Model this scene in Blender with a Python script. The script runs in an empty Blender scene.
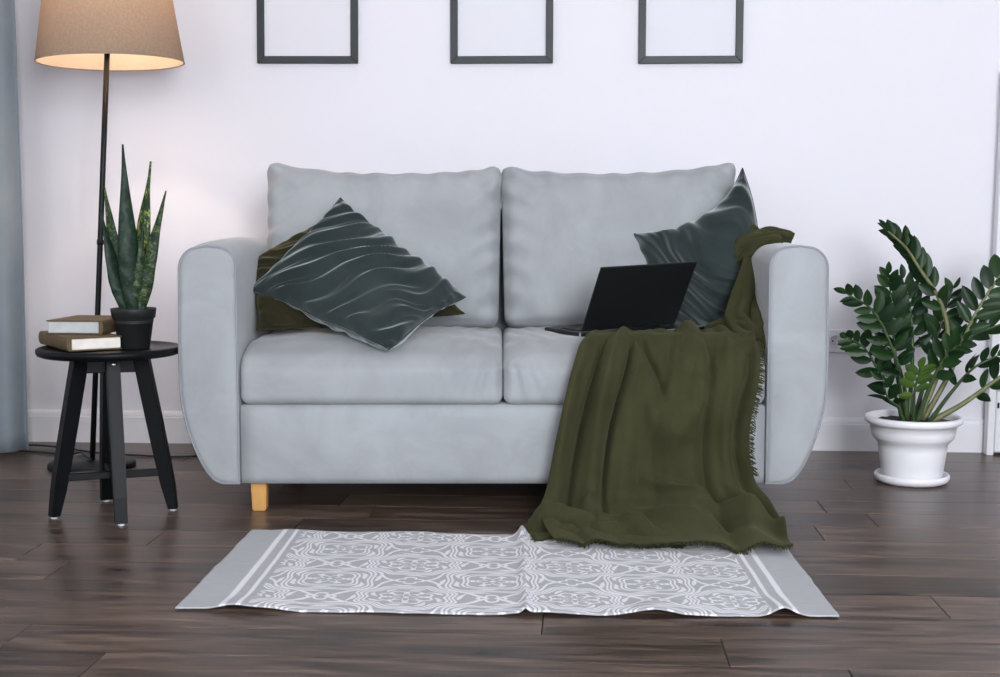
import bpy, bmesh, math, random
from mathutils import Vector, Matrix, noise, Euler
random.seed(7)
scene = bpy.context.scene
C = scene.collection
R = math.radians
PI = math.pi

# ------------------------------------------------------------ camera, world, exposure
cam_d = bpy.data.cameras.new('camera')
cam_d.sensor_width = 36.0
cam_d.lens = 46.8
cam = bpy.data.objects.new('camera', cam_d)
C.objects.link(cam)
cam.location = (0, 0, .756)
cam.rotation_euler = (R(90 - 5.1), 0, 0)
scene.camera = cam

world = bpy.data.worlds.new('world')
scene.world = world
world.use_nodes = True
world.node_tree.nodes['Background'].inputs[0].default_value = (.72, .82, 1, 1)
world.node_tree.nodes['Background'].inputs[1].default_value = .8

vs = scene.view_settings
vs.view_transform = 'Standard'
vs.look = 'None'
vs.gamma = 1
vs.use_curve_mapping = False
vs.exposure = 0.12

ROOM_Y = 4.36            # back wall stands here at x = 0
ROOM_A = R(-3.8)         # the room is turned a little against the camera and the sofa
ROOM = Matrix.Translation((0, ROOM_Y, 0)) @ Matrix.Rotation(ROOM_A, 4, 'Z')
U0, U1, V0, ZC = -2.45, 2.7, -6.4, 2.65


def area(name, u, v, z, sx, sz, power, col):
    """daylight entering through a window of the wall behind the camera"""
    d = bpy.data.lights.new(name, 'AREA')
    d.shape = 'RECTANGLE'
    d.size, d.size_y = sx, sz
    d.energy = power
    d.color = col
    o = bpy.data.objects.new(name, d)
    C.objects.link(o)
    o.matrix_world = ROOM @ Matrix.Translation((u, v, z)) @ Matrix.Rotation(R(90), 4, 'X')
    return o


WIN = [(-1.15, 1.5, .75, 2.40), (1.40, 1.5, .70, 2.40)]     # centre u, width, sill z, head z
for i, (wu, ww, z0, z1) in enumerate(WIN):
    area('window_daylight', wu, V0 + .1, (z0 + z1) / 2, ww - .1, z1 - z0 - .1, (35, 190)[i], (.93, .96, 1))

# ------------------------------------------------------------ helpers


def link(name, me, mat=None, parent=None, smooth=True):
    o = bpy.data.objects.new(name, me)
    C.objects.link(o)
    if mat is not None and not me.materials:
        me.materials.append(mat)
    if parent is not None:
        o.parent = parent
    if smooth:
        for p in me.polygons:
            p.use_smooth = True
    return o


def mesh(name, vs_, fs, mat=None, parent=None, smooth=True):
    me = bpy.data.meshes.new(name)
    me.from_pydata([tuple(v) for v in vs_], [], fs)
    me.update()
    return link(name, me, mat, parent, smooth)


def from_bm(name, bm, mat, parent=None, smooth=False):
    bmesh.ops.recalc_face_normals(bm, faces=bm.faces)
    me = bpy.data.meshes.new(name)
    bm.to_mesh(me)
    bm.free()
    return link(name, me, mat, parent, smooth)


def empty(name, loc=(0, 0, 0), rz=0):
    o = bpy.data.objects.new(name, None)
    o.empty_display_size = .05
    C.objects.link(o)
    o.location = loc
    o.rotation_euler = (0, 0, rz)
    return o


def tag(o, label=None, cat=None, group=None, kind=None):
    if label:
        o['label'] = label
    if cat:
        o['category'] = cat
    if group:
        o['group'] = group
    if kind:
        o['kind'] = kind
    return o


def bm_box(bm, c, s, bevel=0, seg=2, mat=None):
    r = bmesh.ops.create_cube(bm, size=1)
    vv = r['verts']
    for v in vv:
        v.co = Vector((v.co.x * s[0], v.co.y * s[1], v.co.z * s[2]))
    if bevel:
        ed = list({e for v in vv for e in v.link_edges})
        rr = bmesh.ops.bevel(bm, geom=ed, offset=bevel, segments=seg, affect='EDGES', profile=.5)
        vv = list({v for f in rr['faces'] for v in f.verts} | {v for v in vv if v.is_valid})
    M = Matrix.Translation(c)
    if mat is not None:
        M = M @ mat
    bmesh.ops.transform(bm, matrix=M, verts=[v for v in vv if v.is_valid])


def box(name, c, s, mat, parent=None, bevel=.003, seg=2, rot=None, smooth=False):
    bm = bmesh.new()
    bm_box(bm, c, s, bevel, seg, rot)
    return from_bm(name, bm, mat, parent, smooth)


def lathe_data(prof, seg=48, close=False):
    vs_, fs = [], []
    n = len(prof)
    for i in range(seg):
        a = 2 * PI * i / seg
        for (r, z) in prof:
            vs_.append((r * math.cos(a), r * math.sin(a), z))
    for i in range(seg):
        j = (i + 1) % seg
        for k in range(n - 1):
            fs.append((i * n + k, j * n + k, j * n + k + 1, i * n + k + 1))
    if close:
        fs.append([i * n for i in range(seg)][::-1])
        fs.append([i * n + n - 1 for i in range(seg)])
    return vs_, fs


def lathe(name, prof, mat, parent=None, seg=48, close=False, smooth=True):
    o = mesh(name, *lathe_data(prof, seg, close), mat, parent, smooth)
    return o


def catmull(pts, n):
    """points along a Catmull-Rom curve through pts (any dimension)"""
    P = [Vector(p) for p in pts]
    P = [2 * P[0] - P[1]] + P + [2 * P[-1] - P[-2]]
    out = []
    m = len(P) - 3
    for i in range(n + 1):
        t = i / n * m
        k = min(int(t), m - 1)
        u = t - k
        a, b, c, d = P[k], P[k + 1], P[k + 2], P[k + 3]
        out.append(.5 * ((2 * b) + (c - a) * u + (2 * a - 5 * b + 4 * c - d) * u * u + (3 * b - a - 3 * c + d) * u ** 3))
    return out


def tube_data(pts, rad, sides=8, cap=True, closed=False, ref=None, shape=None):
    """rad: number or f(s); shape(s, ang) multiplies the radius"""
    vs_, fs = [], []
    n = len(pts)
    pr = ref
    for i, p in enumerate(pts):
        p = Vector(p)
        if closed:
            t = (Vector(pts[(i + 1) % n]) - Vector(pts[i - 1])).normalized()
        else:
            t = (Vector(pts[min(i + 1, n - 1)]) - Vector(pts[max(i - 1, 0)])).normalized()
        if pr is None:
            pr = Vector((0, 0, 1)) if abs(t.z) < .9 else Vector((1, 0, 0))
        a = (pr - t * pr.dot(t)).normalized()
        pr = a
        b = t.cross(a)
        s = i / max(1, n - 1)
        r = rad(s) if callable(rad) else rad
        for k in range(sides):
            an = 2 * PI * k / sides
            q = r if shape is None else r * shape(s, an)
            vs_.append(p + a * math.cos(an) * q + b * math.sin(an) * q)
    m = n if closed else n - 1
    for i in range(m):
        j = (i + 1) % n
        for k in range(sides):
            l = (k + 1) % sides
            fs.append((i * sides + k, i * sides + l, j * sides + l, j * sides + k))
    if cap and not closed:
        fs.append(list(range(sides))[::-1])
        fs.append([(n - 1) * sides + k for k in range(sides)])
    return vs_, fs


def tube(name, pts, rad, mat, parent=None, sides=8, closed=False, **kw):
    return mesh(name, *tube_data(pts, rad, sides, True, closed, **kw), mat, parent)


def merge(*parts):
    V, F = [], []
    for v, f in parts:
        o = len(V)
        V += list(v)
        F += [[i + o for i in q] for q in f]
    return V, F


def sstep(a, b, x):
    t = max(0, min(1, (x - a) / (b - a)))
    return t * t * (3 - 2 * t)


def gauss(x, c, w):
    return math.exp(-((x - c) / w) ** 2)


def soft_box(name, c, half, rad, n, mat, parent, fn=None, rot=None, shade=True):
    """a padded box: subdivided cube with rounded edges; fn(p, unit) moves the local point"""
    bm = bmesh.new()
    idx = {}
    nx, ny, nz = n

    def vert(i, j, k):
        key = (i, j, k)
        if key not in idx:
            q = Vector((2 * i / nx - 1, 2 * j / ny - 1, 2 * k / nz - 1))
            p = Vector([q[a] * half[a] for a in range(3)])
            r = rad
            inner = Vector([max(-(half[a] - r), min(half[a] - r, p[a])) for a in range(3)])
            d = p - inner
            if d.length > 1e-9:
                # map the square corner on the round one
                m = max(abs(d.x), abs(d.y), abs(d.z))
                p = inner + d.normalized() * (m if m > 0 else 0)
            if fn:
                p = fn(p, q)
            idx[key] = bm.verts.new(p)
        return idx[key]

    def face(*k):
        bm.faces.new([vert(*q) for q in k])
    for i in range(nx):
        for j in range(ny):
            for k in (0, nz):
                face((i, j, k), (i + 1, j, k), (i + 1, j + 1, k), (i, j + 1, k))
    for i in range(nx):
        for k in range(nz):
            for j in (0, ny):
                face((i, j, k), (i + 1, j, k), (i + 1, j, k + 1), (i, j, k + 1))
    for j in range(ny):
        for k in range(nz):
            for i in (0, nx):
                face((i, j, k), (i, j + 1, k), (i, j + 1, k + 1), (i, j, k + 1))
    M = Matrix.Translation(c)
    if rot is not None:
        M = M @ rot
    bm.transform(M)
    return from_bm(name, bm, mat, parent, shade)


# ------------------------------------------------------------ material helpers


class E:
    """tiny expression wrapper around math nodes"""
    nt = None

    def __init__(self, s):
        self.s = s

    @staticmethod
    def op(kind, *a, clamp=False):
        n = E.nt.nodes.new('ShaderNodeMath')
        n.operation = kind
        n.use_clamp = clamp
        for i, x in enumerate(a):
            if isinstance(x, E):
                E.nt.links.new(x.s, n.inputs[i])
            else:
                n.inputs[i].default_value = x
        return E(n.outputs[0])

    def __add__(s, o): return E.op('ADD', s, o)
    def __radd__(s, o): return E.op('ADD', o, s)
    def __sub__(s, o): return E.op('SUBTRACT', s, o)
    def __rsub__(s, o): return E.op('SUBTRACT', o, s)
    def __mul__(s, o): return E.op('MULTIPLY', s, o)
    def __rmul__(s, o): return E.op('MULTIPLY', o, s)
    def __truediv__(s, o): return E.op('DIVIDE', s, o)


def eabs(a): return E.op('ABSOLUTE', a)
def emax(a, b): return E.op('MAXIMUM', a, b)
def emin(a, b): return E.op('MINIMUM', a, b)
def elt(a, b): return E.op('LESS_THAN', a, b)
def ecos(a): return E.op('COSINE', a)


def line(d, w):
    """1 on |d| < w with a soft rim"""
    return E.op('MULTIPLY_ADD', eabs(d), -1.6 / w, 1.6 * 1.3, clamp=True)


def new_mat(name):
    m = bpy.data.materials.new(name)
    m.use_nodes = True
    nt = m.node_tree
    b = nt.nodes['Principled BSDF']
    return m, nt, b


def setp(b, **k):
    names = dict(color='Base Color', rough='Roughness', metal='Metallic', sheen='Sheen Weight', sheen_r='Sheen Roughness',
                 spec='Specular IOR Level', coat='Coat Weight', coat_r='Coat Roughness', trans='Transmission Weight',
                 sss='Subsurface Weight', tint='Sheen Tint')
    for n, v in k.items():
        s = b.inputs[names[n]]
        if n in ('color', 'tint'):
            s.default_value = (*v, 1)
        else:
            s.default_value = v


def coords(nt, scale=(1, 1, 1), kind='Object'):
    t = nt.nodes.new('ShaderNodeTexCoord')
    mp = nt.nodes.new('ShaderNodeMapping')
    mp.inputs['Scale'].default_value = scale
    nt.links.new(t.outputs[kind], mp.inputs['Vector'])
    return mp.outputs[0]


def noise_n(nt, vec, scale, detail=3, rough=.5, dist=0):
    n = nt.nodes.new('ShaderNodeTexNoise')
    n.inputs['Scale'].default_value = scale
    n.inputs['Detail'].default_value = detail
    n.inputs['Roughness'].default_value = rough
    n.inputs['Distortion'].default_value = dist
    if vec is not None:
        nt.links.new(vec, n.inputs['Vector'])
    return n.outputs['Fac']


def ramp(nt, fac, stops):
    r = nt.nodes.new('ShaderNodeValToRGB')
    els = r.color_ramp.elements
    while len(els) < len(stops):
        els.new(.5)
    for e, (p, c) in zip(els, stops):
        e.position = p
        e.color = (*c, 1)
    nt.links.new(fac, r.inputs[0])
    return r.outputs[0]


def bump(nt, b, h, strength=.2, dist=.002):
    n = nt.nodes.new('ShaderNodeBump')
    n.inputs['Strength'].default_value = strength
    n.inputs['Distance'].default_value = dist
    nt.links.new(h, n.inputs['Height'])
    nt.links.new(n.outputs[0], b.inputs['Normal'])


def simple(name, col, rough=.5, var=0.0, scale=20, bumps=None, **k):
    m, nt, b = new_mat(name)
    setp(b, color=col, rough=rough, **k)
    if var:
        f = noise_n(nt, coords(nt), scale, 4)
        c = ramp(nt, f, [(.3, tuple(x * (1 - var) for x in col)), (.7, tuple(min(1, x * (1 + var)) for x in col))])
        nt.links.new(c, b.inputs['Base Color'])
    if bumps:
        bump(nt, b, noise_n(nt, coords(nt), bumps[0], 3), bumps[1], bumps[2] if len(bumps) > 2 else .002)
    return m


def mat_velvet(name, c0, c1, sheen, scale=6, rough=.85, weave=450, sr=.35, tint=(1, 1, 1)):
    m, nt, b = new_mat(name)
    setp(b, rough=rough, sheen=sheen, sheen_r=sr, spec=.15, tint=tint)
    v = coords(nt)
    f = noise_n(nt, v, scale, 5, .62, .6)
    c = ramp(nt, f, [(.32, c0), (.68, c1)])
    nt.links.new(c, b.inputs['Base Color'])
    bump(nt, b, noise_n(nt, v, weave, 2), .25, .0008)
    return m


def mat_wood_floor():
    m, nt, b = new_mat('dark_laminate')
    info = nt.nodes.new('ShaderNodeObjectInfo')
    tc = nt.nodes.new('ShaderNodeTexCoord')
    off = nt.nodes.new('ShaderNodeVectorMath')
    off.operation = 'MULTIPLY_ADD'
    cmb = nt.nodes.new('ShaderNodeCombineXYZ')
    for i in range(3):
        nt.links.new(info.outputs['Random'], cmb.inputs[i])
    nt.links.new(cmb.outputs[0], off.inputs[0])
    off.inputs[1].default_value = (37, 91, 13)
    nt.links.new(tc.outputs['Object'], off.inputs[2])
    mp = nt.nodes.new('ShaderNodeMapping')
    mp.inputs['Scale'].default_value = (1.1, 11, 1)
    nt.links.new(off.outputs[0], mp.inputs[0])
    f = noise_n(nt, mp.outputs[0], 2.6, 8, .62, 1.1)
    mp2 = nt.nodes.new('ShaderNodeMapping')
    mp2.inputs['Scale'].default_value = (3, 120, 1)
    nt.links.new(off.outputs[0], mp2.inputs[0])
    g = noise_n(nt, mp2.outputs[0], 2.0, 4, .6)
    E.nt = nt
    k = E(f) * .95 - .075 + E(g) * .28 + (E(info.outputs['Random']) - .5) * .11 - .05
    c = ramp(nt, k.s, [(.30, (.016, .0105, .008)), (.43, (.052, .034, .025)), (.55, (.112, .074, .054)), (.74, (.24, .168, .125))])
    nt.links.new(c, b.inputs['Base Color'])
    setp(b, spec=.5)
    rr = ramp(nt, f, [(.3, (.27,) * 3), (.7, (.40,) * 3)])
    nt.links.new(rr, b.inputs['Roughness'])
    bump(nt, b, g, .12, .001)
    return m


def mat_rug():
    m, nt, b = new_mat('printed_cotton')
    setp(b, rough=.95, spec=.1, sheen=.1)
    E.nt = nt
    uv = nt.nodes.new('ShaderNodeUVMap')
    uv.uv_map = 'rug'
    # a little wobble so the print looks woven
    wob = nt.nodes.new('ShaderNodeTexNoise')
    wob.inputs['Scale'].default_value = 55
    wob.inputs['Detail'].default_value = 2
    nt.links.new(uv.outputs[0], wob.inputs['Vector'])
    mixv = nt.nodes.new('ShaderNodeVectorMath')
    mixv.operation = 'MULTIPLY_ADD'
    nt.links.new(wob.outputs['Color'], mixv.inputs[0])
    mixv.inputs[1].default_value = (.003, .003, 0)
    nt.links.new(uv.outputs[0], mixv.inputs[2])
    sep = nt.nodes.new('ShaderNodeSeparateXYZ')
    nt.links.new(mixv.outputs[0], sep.inputs[0])
    x, y = E(sep.outputs[0]) * 1.2, E(sep.outputs[1]) * 1.2
    PX, PY = .40, .30

    def lattice(ox, oy):
        a = E.op('WRAP', x + ox, PX / 2, -PX / 2)
        c = E.op('WRAP', y + oy, PY / 2, -PY / 2)
        r = E.op('SQRT', a * a * .70 + c * c)
        th = E.op('ARCTAN2', c, a * .84)
        return a, c, r, th
    A = lattice(.06, .03)
    B = lattice(.06 + PX / 2, .03 + PY / 2)
    white = None

    def add(e):
        nonlocal white
        white = e if white is None else emax(white, e)
    fA = A[2] * (1.0 + .13 * ecos(A[3] * 4))
    fB = B[2] * (1.0 + .07 * ecos(B[3] * 8))
    inA = elt(fA, fB)
    for (F, T, msk, rings, pet) in ((fA, A, inA, (.056, .066, .092, .101), 6), (fB, B, 1 - inA, (.050, .080, .089, .097), 8)):
        for q, r0 in enumerate(rings):
            add(line(F - r0, .0027) * msk)
        # flower in the centre, a wreath of buds round it
        add(line(T[2] - (.012 + .020 * eabs(ecos(T[3] * (pet / 2)))), .0036) * msk)
        add(line(T[2], .006) * msk)
        add(elt(.45, ecos(T[3] * pet)) * line(T[2] - .041, .0050) * msk)
        # leaf scrolls between the outlines
        rb = .079 if pet == 6 else .065
        add(elt(.1, ecos(T[3] * pet * 1 + F * 130)) * line(F - rb, .0055) * msk)
        ro = .114 if pet == 6 else .110
        add(elt(.2, ecos(T[3] * pet * 1 - F * 120)) * line(F - ro, .0055) * msk)
    add(line(fA - fB, .006))
    cor = lattice(.06 + PX / 2, .03)
    add(line(cor[2] - (.016 + .012 * eabs(ecos(cor[3] * 2))), .004))
    cor = lattice(.06, .03 + PY / 2)
    add(line(cor[2] - (.016 + .012 * eabs(ecos(cor[3] * 2))), .004))
    # plain ends with two stripes (coordinates in metres across the length)
    sep2 = nt.nodes.new('ShaderNodeSeparateXYZ')
    nt.links.new(uv.outputs[0], sep2.inputs[0])
    ex = .65 - eabs(E(sep2.outputs[0]))
    body = E.op('MULTIPLY_ADD', ex, 300, -300 * .136, clamp=True)
    st = emax(line(ex - .090, .0065), line(ex - .121, .0045))
    pat = white * body
    tot = emax(pat, st)
    wear = noise_n(nt, uv.outputs[0], 260, 3)
    tot = tot * E.op('MULTIPLY_ADD', E(wear), 1.1, .32, clamp=True)
    mx = nt.nodes.new('ShaderNodeMix')
    mx.data_type = 'RGBA'
    stk = nt.nodes.new('ShaderNodeMapping')
    stk.inputs['Scale'].default_value = (9, 60, 1)
    nt.links.new(uv.outputs[0], stk.inputs[0])
    base = ramp(nt, (E(noise_n(nt, uv.outputs[0], 420, 2)) * .45 + E(noise_n(nt, stk.outputs[0], 2.5, 5, .65)) * .55).s, [(.3, (.33, .345, .36)), (.7, (.45, .46, .475))])
    nt.links.new(tot.s, mx.inputs[0])
    nt.links.new(base, mx.inputs[6])
    mx.inputs[7].default_value = (.80, .80, .83, 1)
    nt.links.new(mx.outputs[2], b.inputs['Base Color'])
    bump(nt, b, noise_n(nt, uv.outputs[0], 500, 2), .3, .001)
    return m


def mat_throw():
    m, nt, b = new_mat('olive_muslin')
    setp(b, rough=.95, sheen=.08, sheen_r=.5, spec=.06, tint=(.8, .85, .5))
    v = coords(nt)
    f = noise_n(nt, v, 7, 5, .6)
    c = ramp(nt, f, [(.3, (.034, .035, .016)), (.7, (.053, .053, .025))])
    nt.links.new(c, b.inputs['Base Color'])
    bump(nt, b, noise_n(nt, coords(nt, (1, 1, .45)), 75, 5, .7), .55, .004)
    return m


def mat_snake():
    m, nt, b = new_mat('snake_leaf')
    uv = nt.nodes.new('ShaderNodeUVMap')
    uv.uv_map = 'leaf'
    info = nt.nodes.new('ShaderNodeObjectInfo')
    sep = nt.nodes.new('ShaderNodeSeparateXYZ')
    nt.links.new(uv.outputs[0], sep.inputs[0])
    E.nt = nt
    cm = nt.nodes.new('ShaderNodeCombineXYZ')
    nt.links.new((E(sep.outputs[0]) * 2.2 + E(info.outputs['Random']) * 20).s, cm.inputs[0])
    nt.links.new((E(sep.outputs[1]) * 11).s, cm.inputs[1])
    f = noise_n(nt, cm.outputs[0], 2.2, 5, .68, 1.4)
    # leaf tone: obj colour alpha tells how yellow the marbling is
    hue = nt.nodes.new('ShaderNodeMix')
    hue.data_type = 'RGBA'
    d = ramp(nt, f, [(.38, (.004, .014, .008)), (.54, (.008, .028, .014)), (.72, (.040, .066, .042))])
    y = ramp(nt, f, [(.38, (.006, .020, .007)), (.52, (.02, .05, .010)), (.62, (.27, .31, .08))])
    sepc = nt.nodes.new('ShaderNodeSeparateColor')
    nt.links.new(info.outputs['Color'], sepc.inputs[0])
    nt.links.new(sepc.outputs[0], hue.inputs[0])
    nt.links.new(d, hue.inputs[6])
    nt.links.new(y, hue.inputs[7])
    nt.links.new(hue.outputs[2], b.inputs['Base Color'])
    setp(b, rough=.5, spec=.25)
    return m


def mat_leaf(name, c0, c1, rough=.3):
    m, nt, b = new_mat(name)
    info = nt.nodes.new('ShaderNodeObjectInfo')
    c = ramp(nt, info.outputs['Random'], [(.0, c0), (1, c1)])
    nt.links.new(c, b.inputs['Base Color'])
    setp(b, rough=rough, spec=.32)
    return m


def mat_shade(name, c0, c1, tr):
    m, nt, b = new_mat(name)
    nt.nodes.remove(b)
    out = nt.nodes['Material Output']
    d = nt.nodes.new('ShaderNodeBsdfDiffuse')
    t = nt.nodes.new('ShaderNodeBsdfTranslucent')
    f = noise_n(nt, coords(nt, (1, 1, 1)), 140, 3)
    c = ramp(nt, f, [(.3, c0), (.7, c1)])
    nt.links.new(c, d.inputs[0])
    nt.links.new(c, t.inputs[0])
    mx = nt.nodes.new('ShaderNodeMixShader')
    mx.inputs[0].default_value = tr
    nt.links.new(d.outputs[0], mx.inputs[1])
    nt.links.new(t.outputs[0], mx.inputs[2])
    nt.links.new(mx.outputs[0], out.inputs[0])
    return m


M = dict(
    wall=simple('wall_paint', (.80, .79, .84), .75, bumps=(160, .08, .001)),
    ceiling=simple('ceiling_paint', (.70, .70, .71), .9, var=.01),
    trim=simple('trim_paint', (.80, .80, .83), .42, var=.01, scale=6),
    floor=mat_wood_floor(),
    subfloor=simple('subfloor', (.02, .015, .012), .9, var=.1),
    sofa=mat_velvet('pale_grey_velvet', (.305, .322, .337), (.382, .402, .418), .25, 5, sr=.45),
    piping=mat_velvet('piping_velvet', (.25, .265, .29), (.30, .32, .35), .2, 9),
    oak=simple('oak_leg', (.62, .33, .10), .45, var=.18, scale=9),
    teal=mat_velvet('teal_velvet', (.018, .027, .027), (.033, .045, .044), .9, 4, sr=.36, tint=(.85, .96, .95)),
    olive=mat_velvet('brown_olive_cloth', (.017, .015, .007), (.030, .026, .011), .2, 9, sr=.5, tint=(.8, .8, .5)),
    throw=mat_throw(),
    rug=mat_rug(),
    black=simple('black_lacquer', (.004, .005, .006), .40, var=.12, scale=12, spec=.15),
    lamp_metal=simple('black_metal', (.005, .006, .007), .40, var=.1, scale=30, spec=.25),
    steel=simple('steel', (.75, .76, .78), .25, metal=1.0, var=.05),
    cord=simple('black_rubber', (.012, .012, .014), .55, var=.1),
    shade=mat_shade('lamp_linen', (.51, .405, .305), (.59, .475, .365), .45),
    lining=mat_shade('lamp_lining', (.82, .76, .70), (.86, .80, .74), .55),
    laptop=simple('anodised_black', (.013, .014, .0155), .42, metal=.4, var=.06, scale=5),
    keys=simple('key_plastic', (.02, .021, .023), .5, var=.1),
    screen=simple('dark_screen', (.006, .007, .009), .08, var=.05),
    hinge=simple('hinge_aluminium', (.7, .71, .73), .3, metal=.9, var=.03),
    cover=simple('brown_book_cloth', (.105, .070, .028), .7, var=.16, scale=60, bumps=(600, .25, .0006)),
    pages=simple('book_paper', (.78, .74, .68), .85, var=.06, scale=40),
    pages_grey=simple('book_paper_grey', (.47, .49, .50), .85, var=.08, scale=40),
    pot_black=simple('black_plastic', (.014, .015, .016), .45, var=.1, scale=25, spec=.4),
    pot_white=simple('white_plastic', (.87, .87, .90), .38, var=.012, scale=8),
    soil=simple('potting_soil', (.022, .015, .011), .95, var=.5, scale=60, bumps=(120, .9, .01)),
    snake=mat_snake(),
    leaf=mat_leaf('zamia_leaf', (.005, .020, .007), (.016, .048, .012), .42),
    leaf_new=mat_leaf('zamia_new_leaf', (.030, .075, .014), (.07, .13, .022), .40),
    stem=simple('zamia_stem', (.045, .085, .030), .45, var=.25, scale=40),
    stem_pale=simple('zamia_stem_pale', (.16, .17, .07), .5, var=.25, scale=40),
    curtain=mat_velvet('slate_curtain_cloth', (.20, .235, .265), (.255, .29, .32), .1, 3, weave=350),
    frame=simple('charcoal_frame_paint', (.021, .028, .029), .5, var=.08, scale=30),
    paper=simple('blank_paper', (.76, .76, .81), .8, var=.01, scale=4),
    white_lac=simple('white_lacquer', (.76, .77, .80), .4, var=.01, scale=5),
    socket=simple('white_socket', (.78, .78, .80), .35, var=.01),
    hole=simple('dark_hole', (.03, .03, .03), .6, var=.1),
)
gm, gnt, gb = new_mat('clear_glass')
setp(gb, color=(.95, .97, .98), rough=.02, trans=1.0)
M['glass'] = gm
em, ent, eb = new_mat('bulb_glow')
setp(eb, color=(1, .85, .65))
eb.inputs['Emission Color'].default_value = (1, .72, .46, 1)
eb.inputs['Emission Strength'].default_value = 14
M['bulb'] = em

# ------------------------------------------------------------ the room


def room_obj(o, kind='structure'):
    o.matrix_world = ROOM
    if kind:
        o['kind'] = kind
    return o


def room_box(name, u0, u1, v0, v1, z0, z1, mat, bevel=0):
    return room_obj(box(name, ((u0 + u1) / 2, (v0 + v1) / 2, (z0 + z1) / 2), (u1 - u0, v1 - v0, z1 - z0), mat, None, bevel))


floor = room_box('floor', U0, U1, V0, 0, -.06, -.009, M['subfloor'])
room_box('ceiling', U0 - .1, U1 + .1, V0 - .1, .1, ZC, ZC + .08, M['ceiling'])
room_box('wall_back', U0 - .1, U1 + .1, 0, .1, -.06, ZC, M['wall'])
room_box('wall_left', U0 - .1, U0, V0, 0, -.06, ZC, M['wall'])
room_box('wall_right', U1, U1 + .1, V0, 0, -.06, ZC, M['wall'])
bm = bmesh.new()
edges = [U0 - .1]
for wu, ww, z0, z1 in WIN:
    edges += [wu - ww / 2, wu + ww / 2]
edges.append(U1 + .1)
for i in range(len(edges) - 1):
    a, c = edges[i], edges[i + 1]
    if i % 2 == 0:
        bm_box(bm, ((a + c) / 2, V0 - .05, (ZC - .06) / 2), (c - a, .1, ZC + .06))
    else:
        z0, z1 = WIN[i // 2][2:]
        bm_box(bm, ((a + c) / 2, V0 - .05, (z0 - .06) / 2), (c - a, .1, z0 + .06))
        bm_box(bm, ((a + c) / 2, V0 - .05, (ZC + z1) / 2), (c - a, .1, ZC - z1))
room_obj(from_bm('wall_front', bm, M['wall']))
for i, (wu, ww, z0, z1) in enumerate(WIN):
    w = room_obj(empty('window_%d' % (i + 1)))
    bm = bmesh.new()
    for x in (wu - ww / 2 + .03, wu, wu + ww / 2 - .03):
        bm_box(bm, (x, V0 - .03, (z0 + z1) / 2), (.06, .06, z1 - z0), .004, 1)
    for z in (z0 + .03, z1 - .03):
        bm_box(bm, (wu, V0 - .03, z), (ww, .055, .06), .004, 1)
    from_bm('window_frame', bm, M['trim'], w)
    for s in (-1, 1):
        box('pane', (wu + s * ww / 4, V0 - .035, (z0 + z1) / 2), (ww / 2 - .08, .006, z1 - z0 - .1), M['glass'], w, 0)
    box('window_sill', (wu, V0 + .06, z0 - .015), (ww + .1, .16, .03), M['trim'], w, .006)

# skirting: tall flat board with a small moulded cap
prof = [(0, 0), (-.016, 0), (-.016, .088), (-.0135, .091), (-.0135, .096), (-.011, .103), (-.006, .108), (0, .110)]


def baseboard(name, p0, p1):
    """p0 > p1 in room coordinates, wall on the left of the walking direction"""
    p0, p1 = Vector((*p0, 0)), Vector((*p1, 0))
    d = (p1 - p0).normalized()
    nrm = Vector((d.y, -d.x, 0))
    V = []
    for p in (p0, p1):
        for (a, z) in prof:
            V.append(p - nrm * a + Vector((0, 0, z)))
    n = len(prof)
    F = [(k, k + 1, n + k + 1, n + k) for k in range(n - 1)] + [list(range(n)), list(range(n, 2 * n))]
    room_obj(mesh(name, V, F, M['trim'], None, False))


baseboard('baseboard_back', (U0, 0), (U1, 0))
baseboard('baseboard_left', (U0, V0), (U0, 0))
baseboard('baseboard_right', (U1, 0), (U1, V0))
baseboard('baseboard_front', (U1, V0), (U0, V0))

# floor boards, one object each
PW, PL = .151, 1.29
plank_cache = {}


def plank_mesh(l, w):
    key = (round(l, 3), round(w, 3))
    if key not in plank_cache:
        bm = bmesh.new()
        a, c, h, e = l / 2 - .0007, w / 2 - .0006, .009, .0012
        lo = [bm.verts.new((x, y, -h)) for x, y in ((-a, -c), (a, -c), (a, c), (-a, c))]
        mi = [bm.verts.new((x, y, -e)) for x, y in ((-a, -c), (a, -c), (a, c), (-a, c))]
        a2, c2 = a - e, c - e
        hi = [bm.verts.new((x, y, 0)) for x, y in ((-a2, -c2), (a2, -c2), (a2, c2), (-a2, c2))]
        for i in range(4):
            j = (i + 1) % 4
            bm.faces.new((lo[i], lo[j], mi[j], mi[i]))
            bm.faces.new((mi[i], mi[j], hi[j], hi[i]))
        bm.faces.new(hi)
        me = bpy.data.meshes.new('plank')
        bm.to_mesh(me)
        bm.free()
        me.materials.append(M['floor'])
        plank_cache[key] = me
    return plank_cache[key]


# joints seen in the photograph: row number from the wall -> u of one board end
ends = {4: 1.05, 5: .72, 6: -.37, 7: 1.02, 8: .86, 9: -.74, 10: .30, 11: -.86, 12: -.30, 13: .21}
v = 0.0
row = 0
v = -.052
rows = [(0.0, -.052)]
while v > V0:
    rows.append((v, max(V0, v - PW)))
    v -= PW
for row, (va, vb) in enumerate(rows):
    e0 = ends.get(row, random.uniform(-1, 1))
    k = math.floor((U0 - e0) / PL)
    x = e0 + k * PL
    while x < U1:
        a, c = max(x, U0), min(x + PL, U1)
        if c - a > .01:
            o = bpy.data.objects.new('plank', plank_mesh(c - a, va - vb))
            C.objects.link(o)
            o.parent = floor
            o.location = ((a + c) / 2, (va + vb) / 2, 0)
        x += PL

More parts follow.
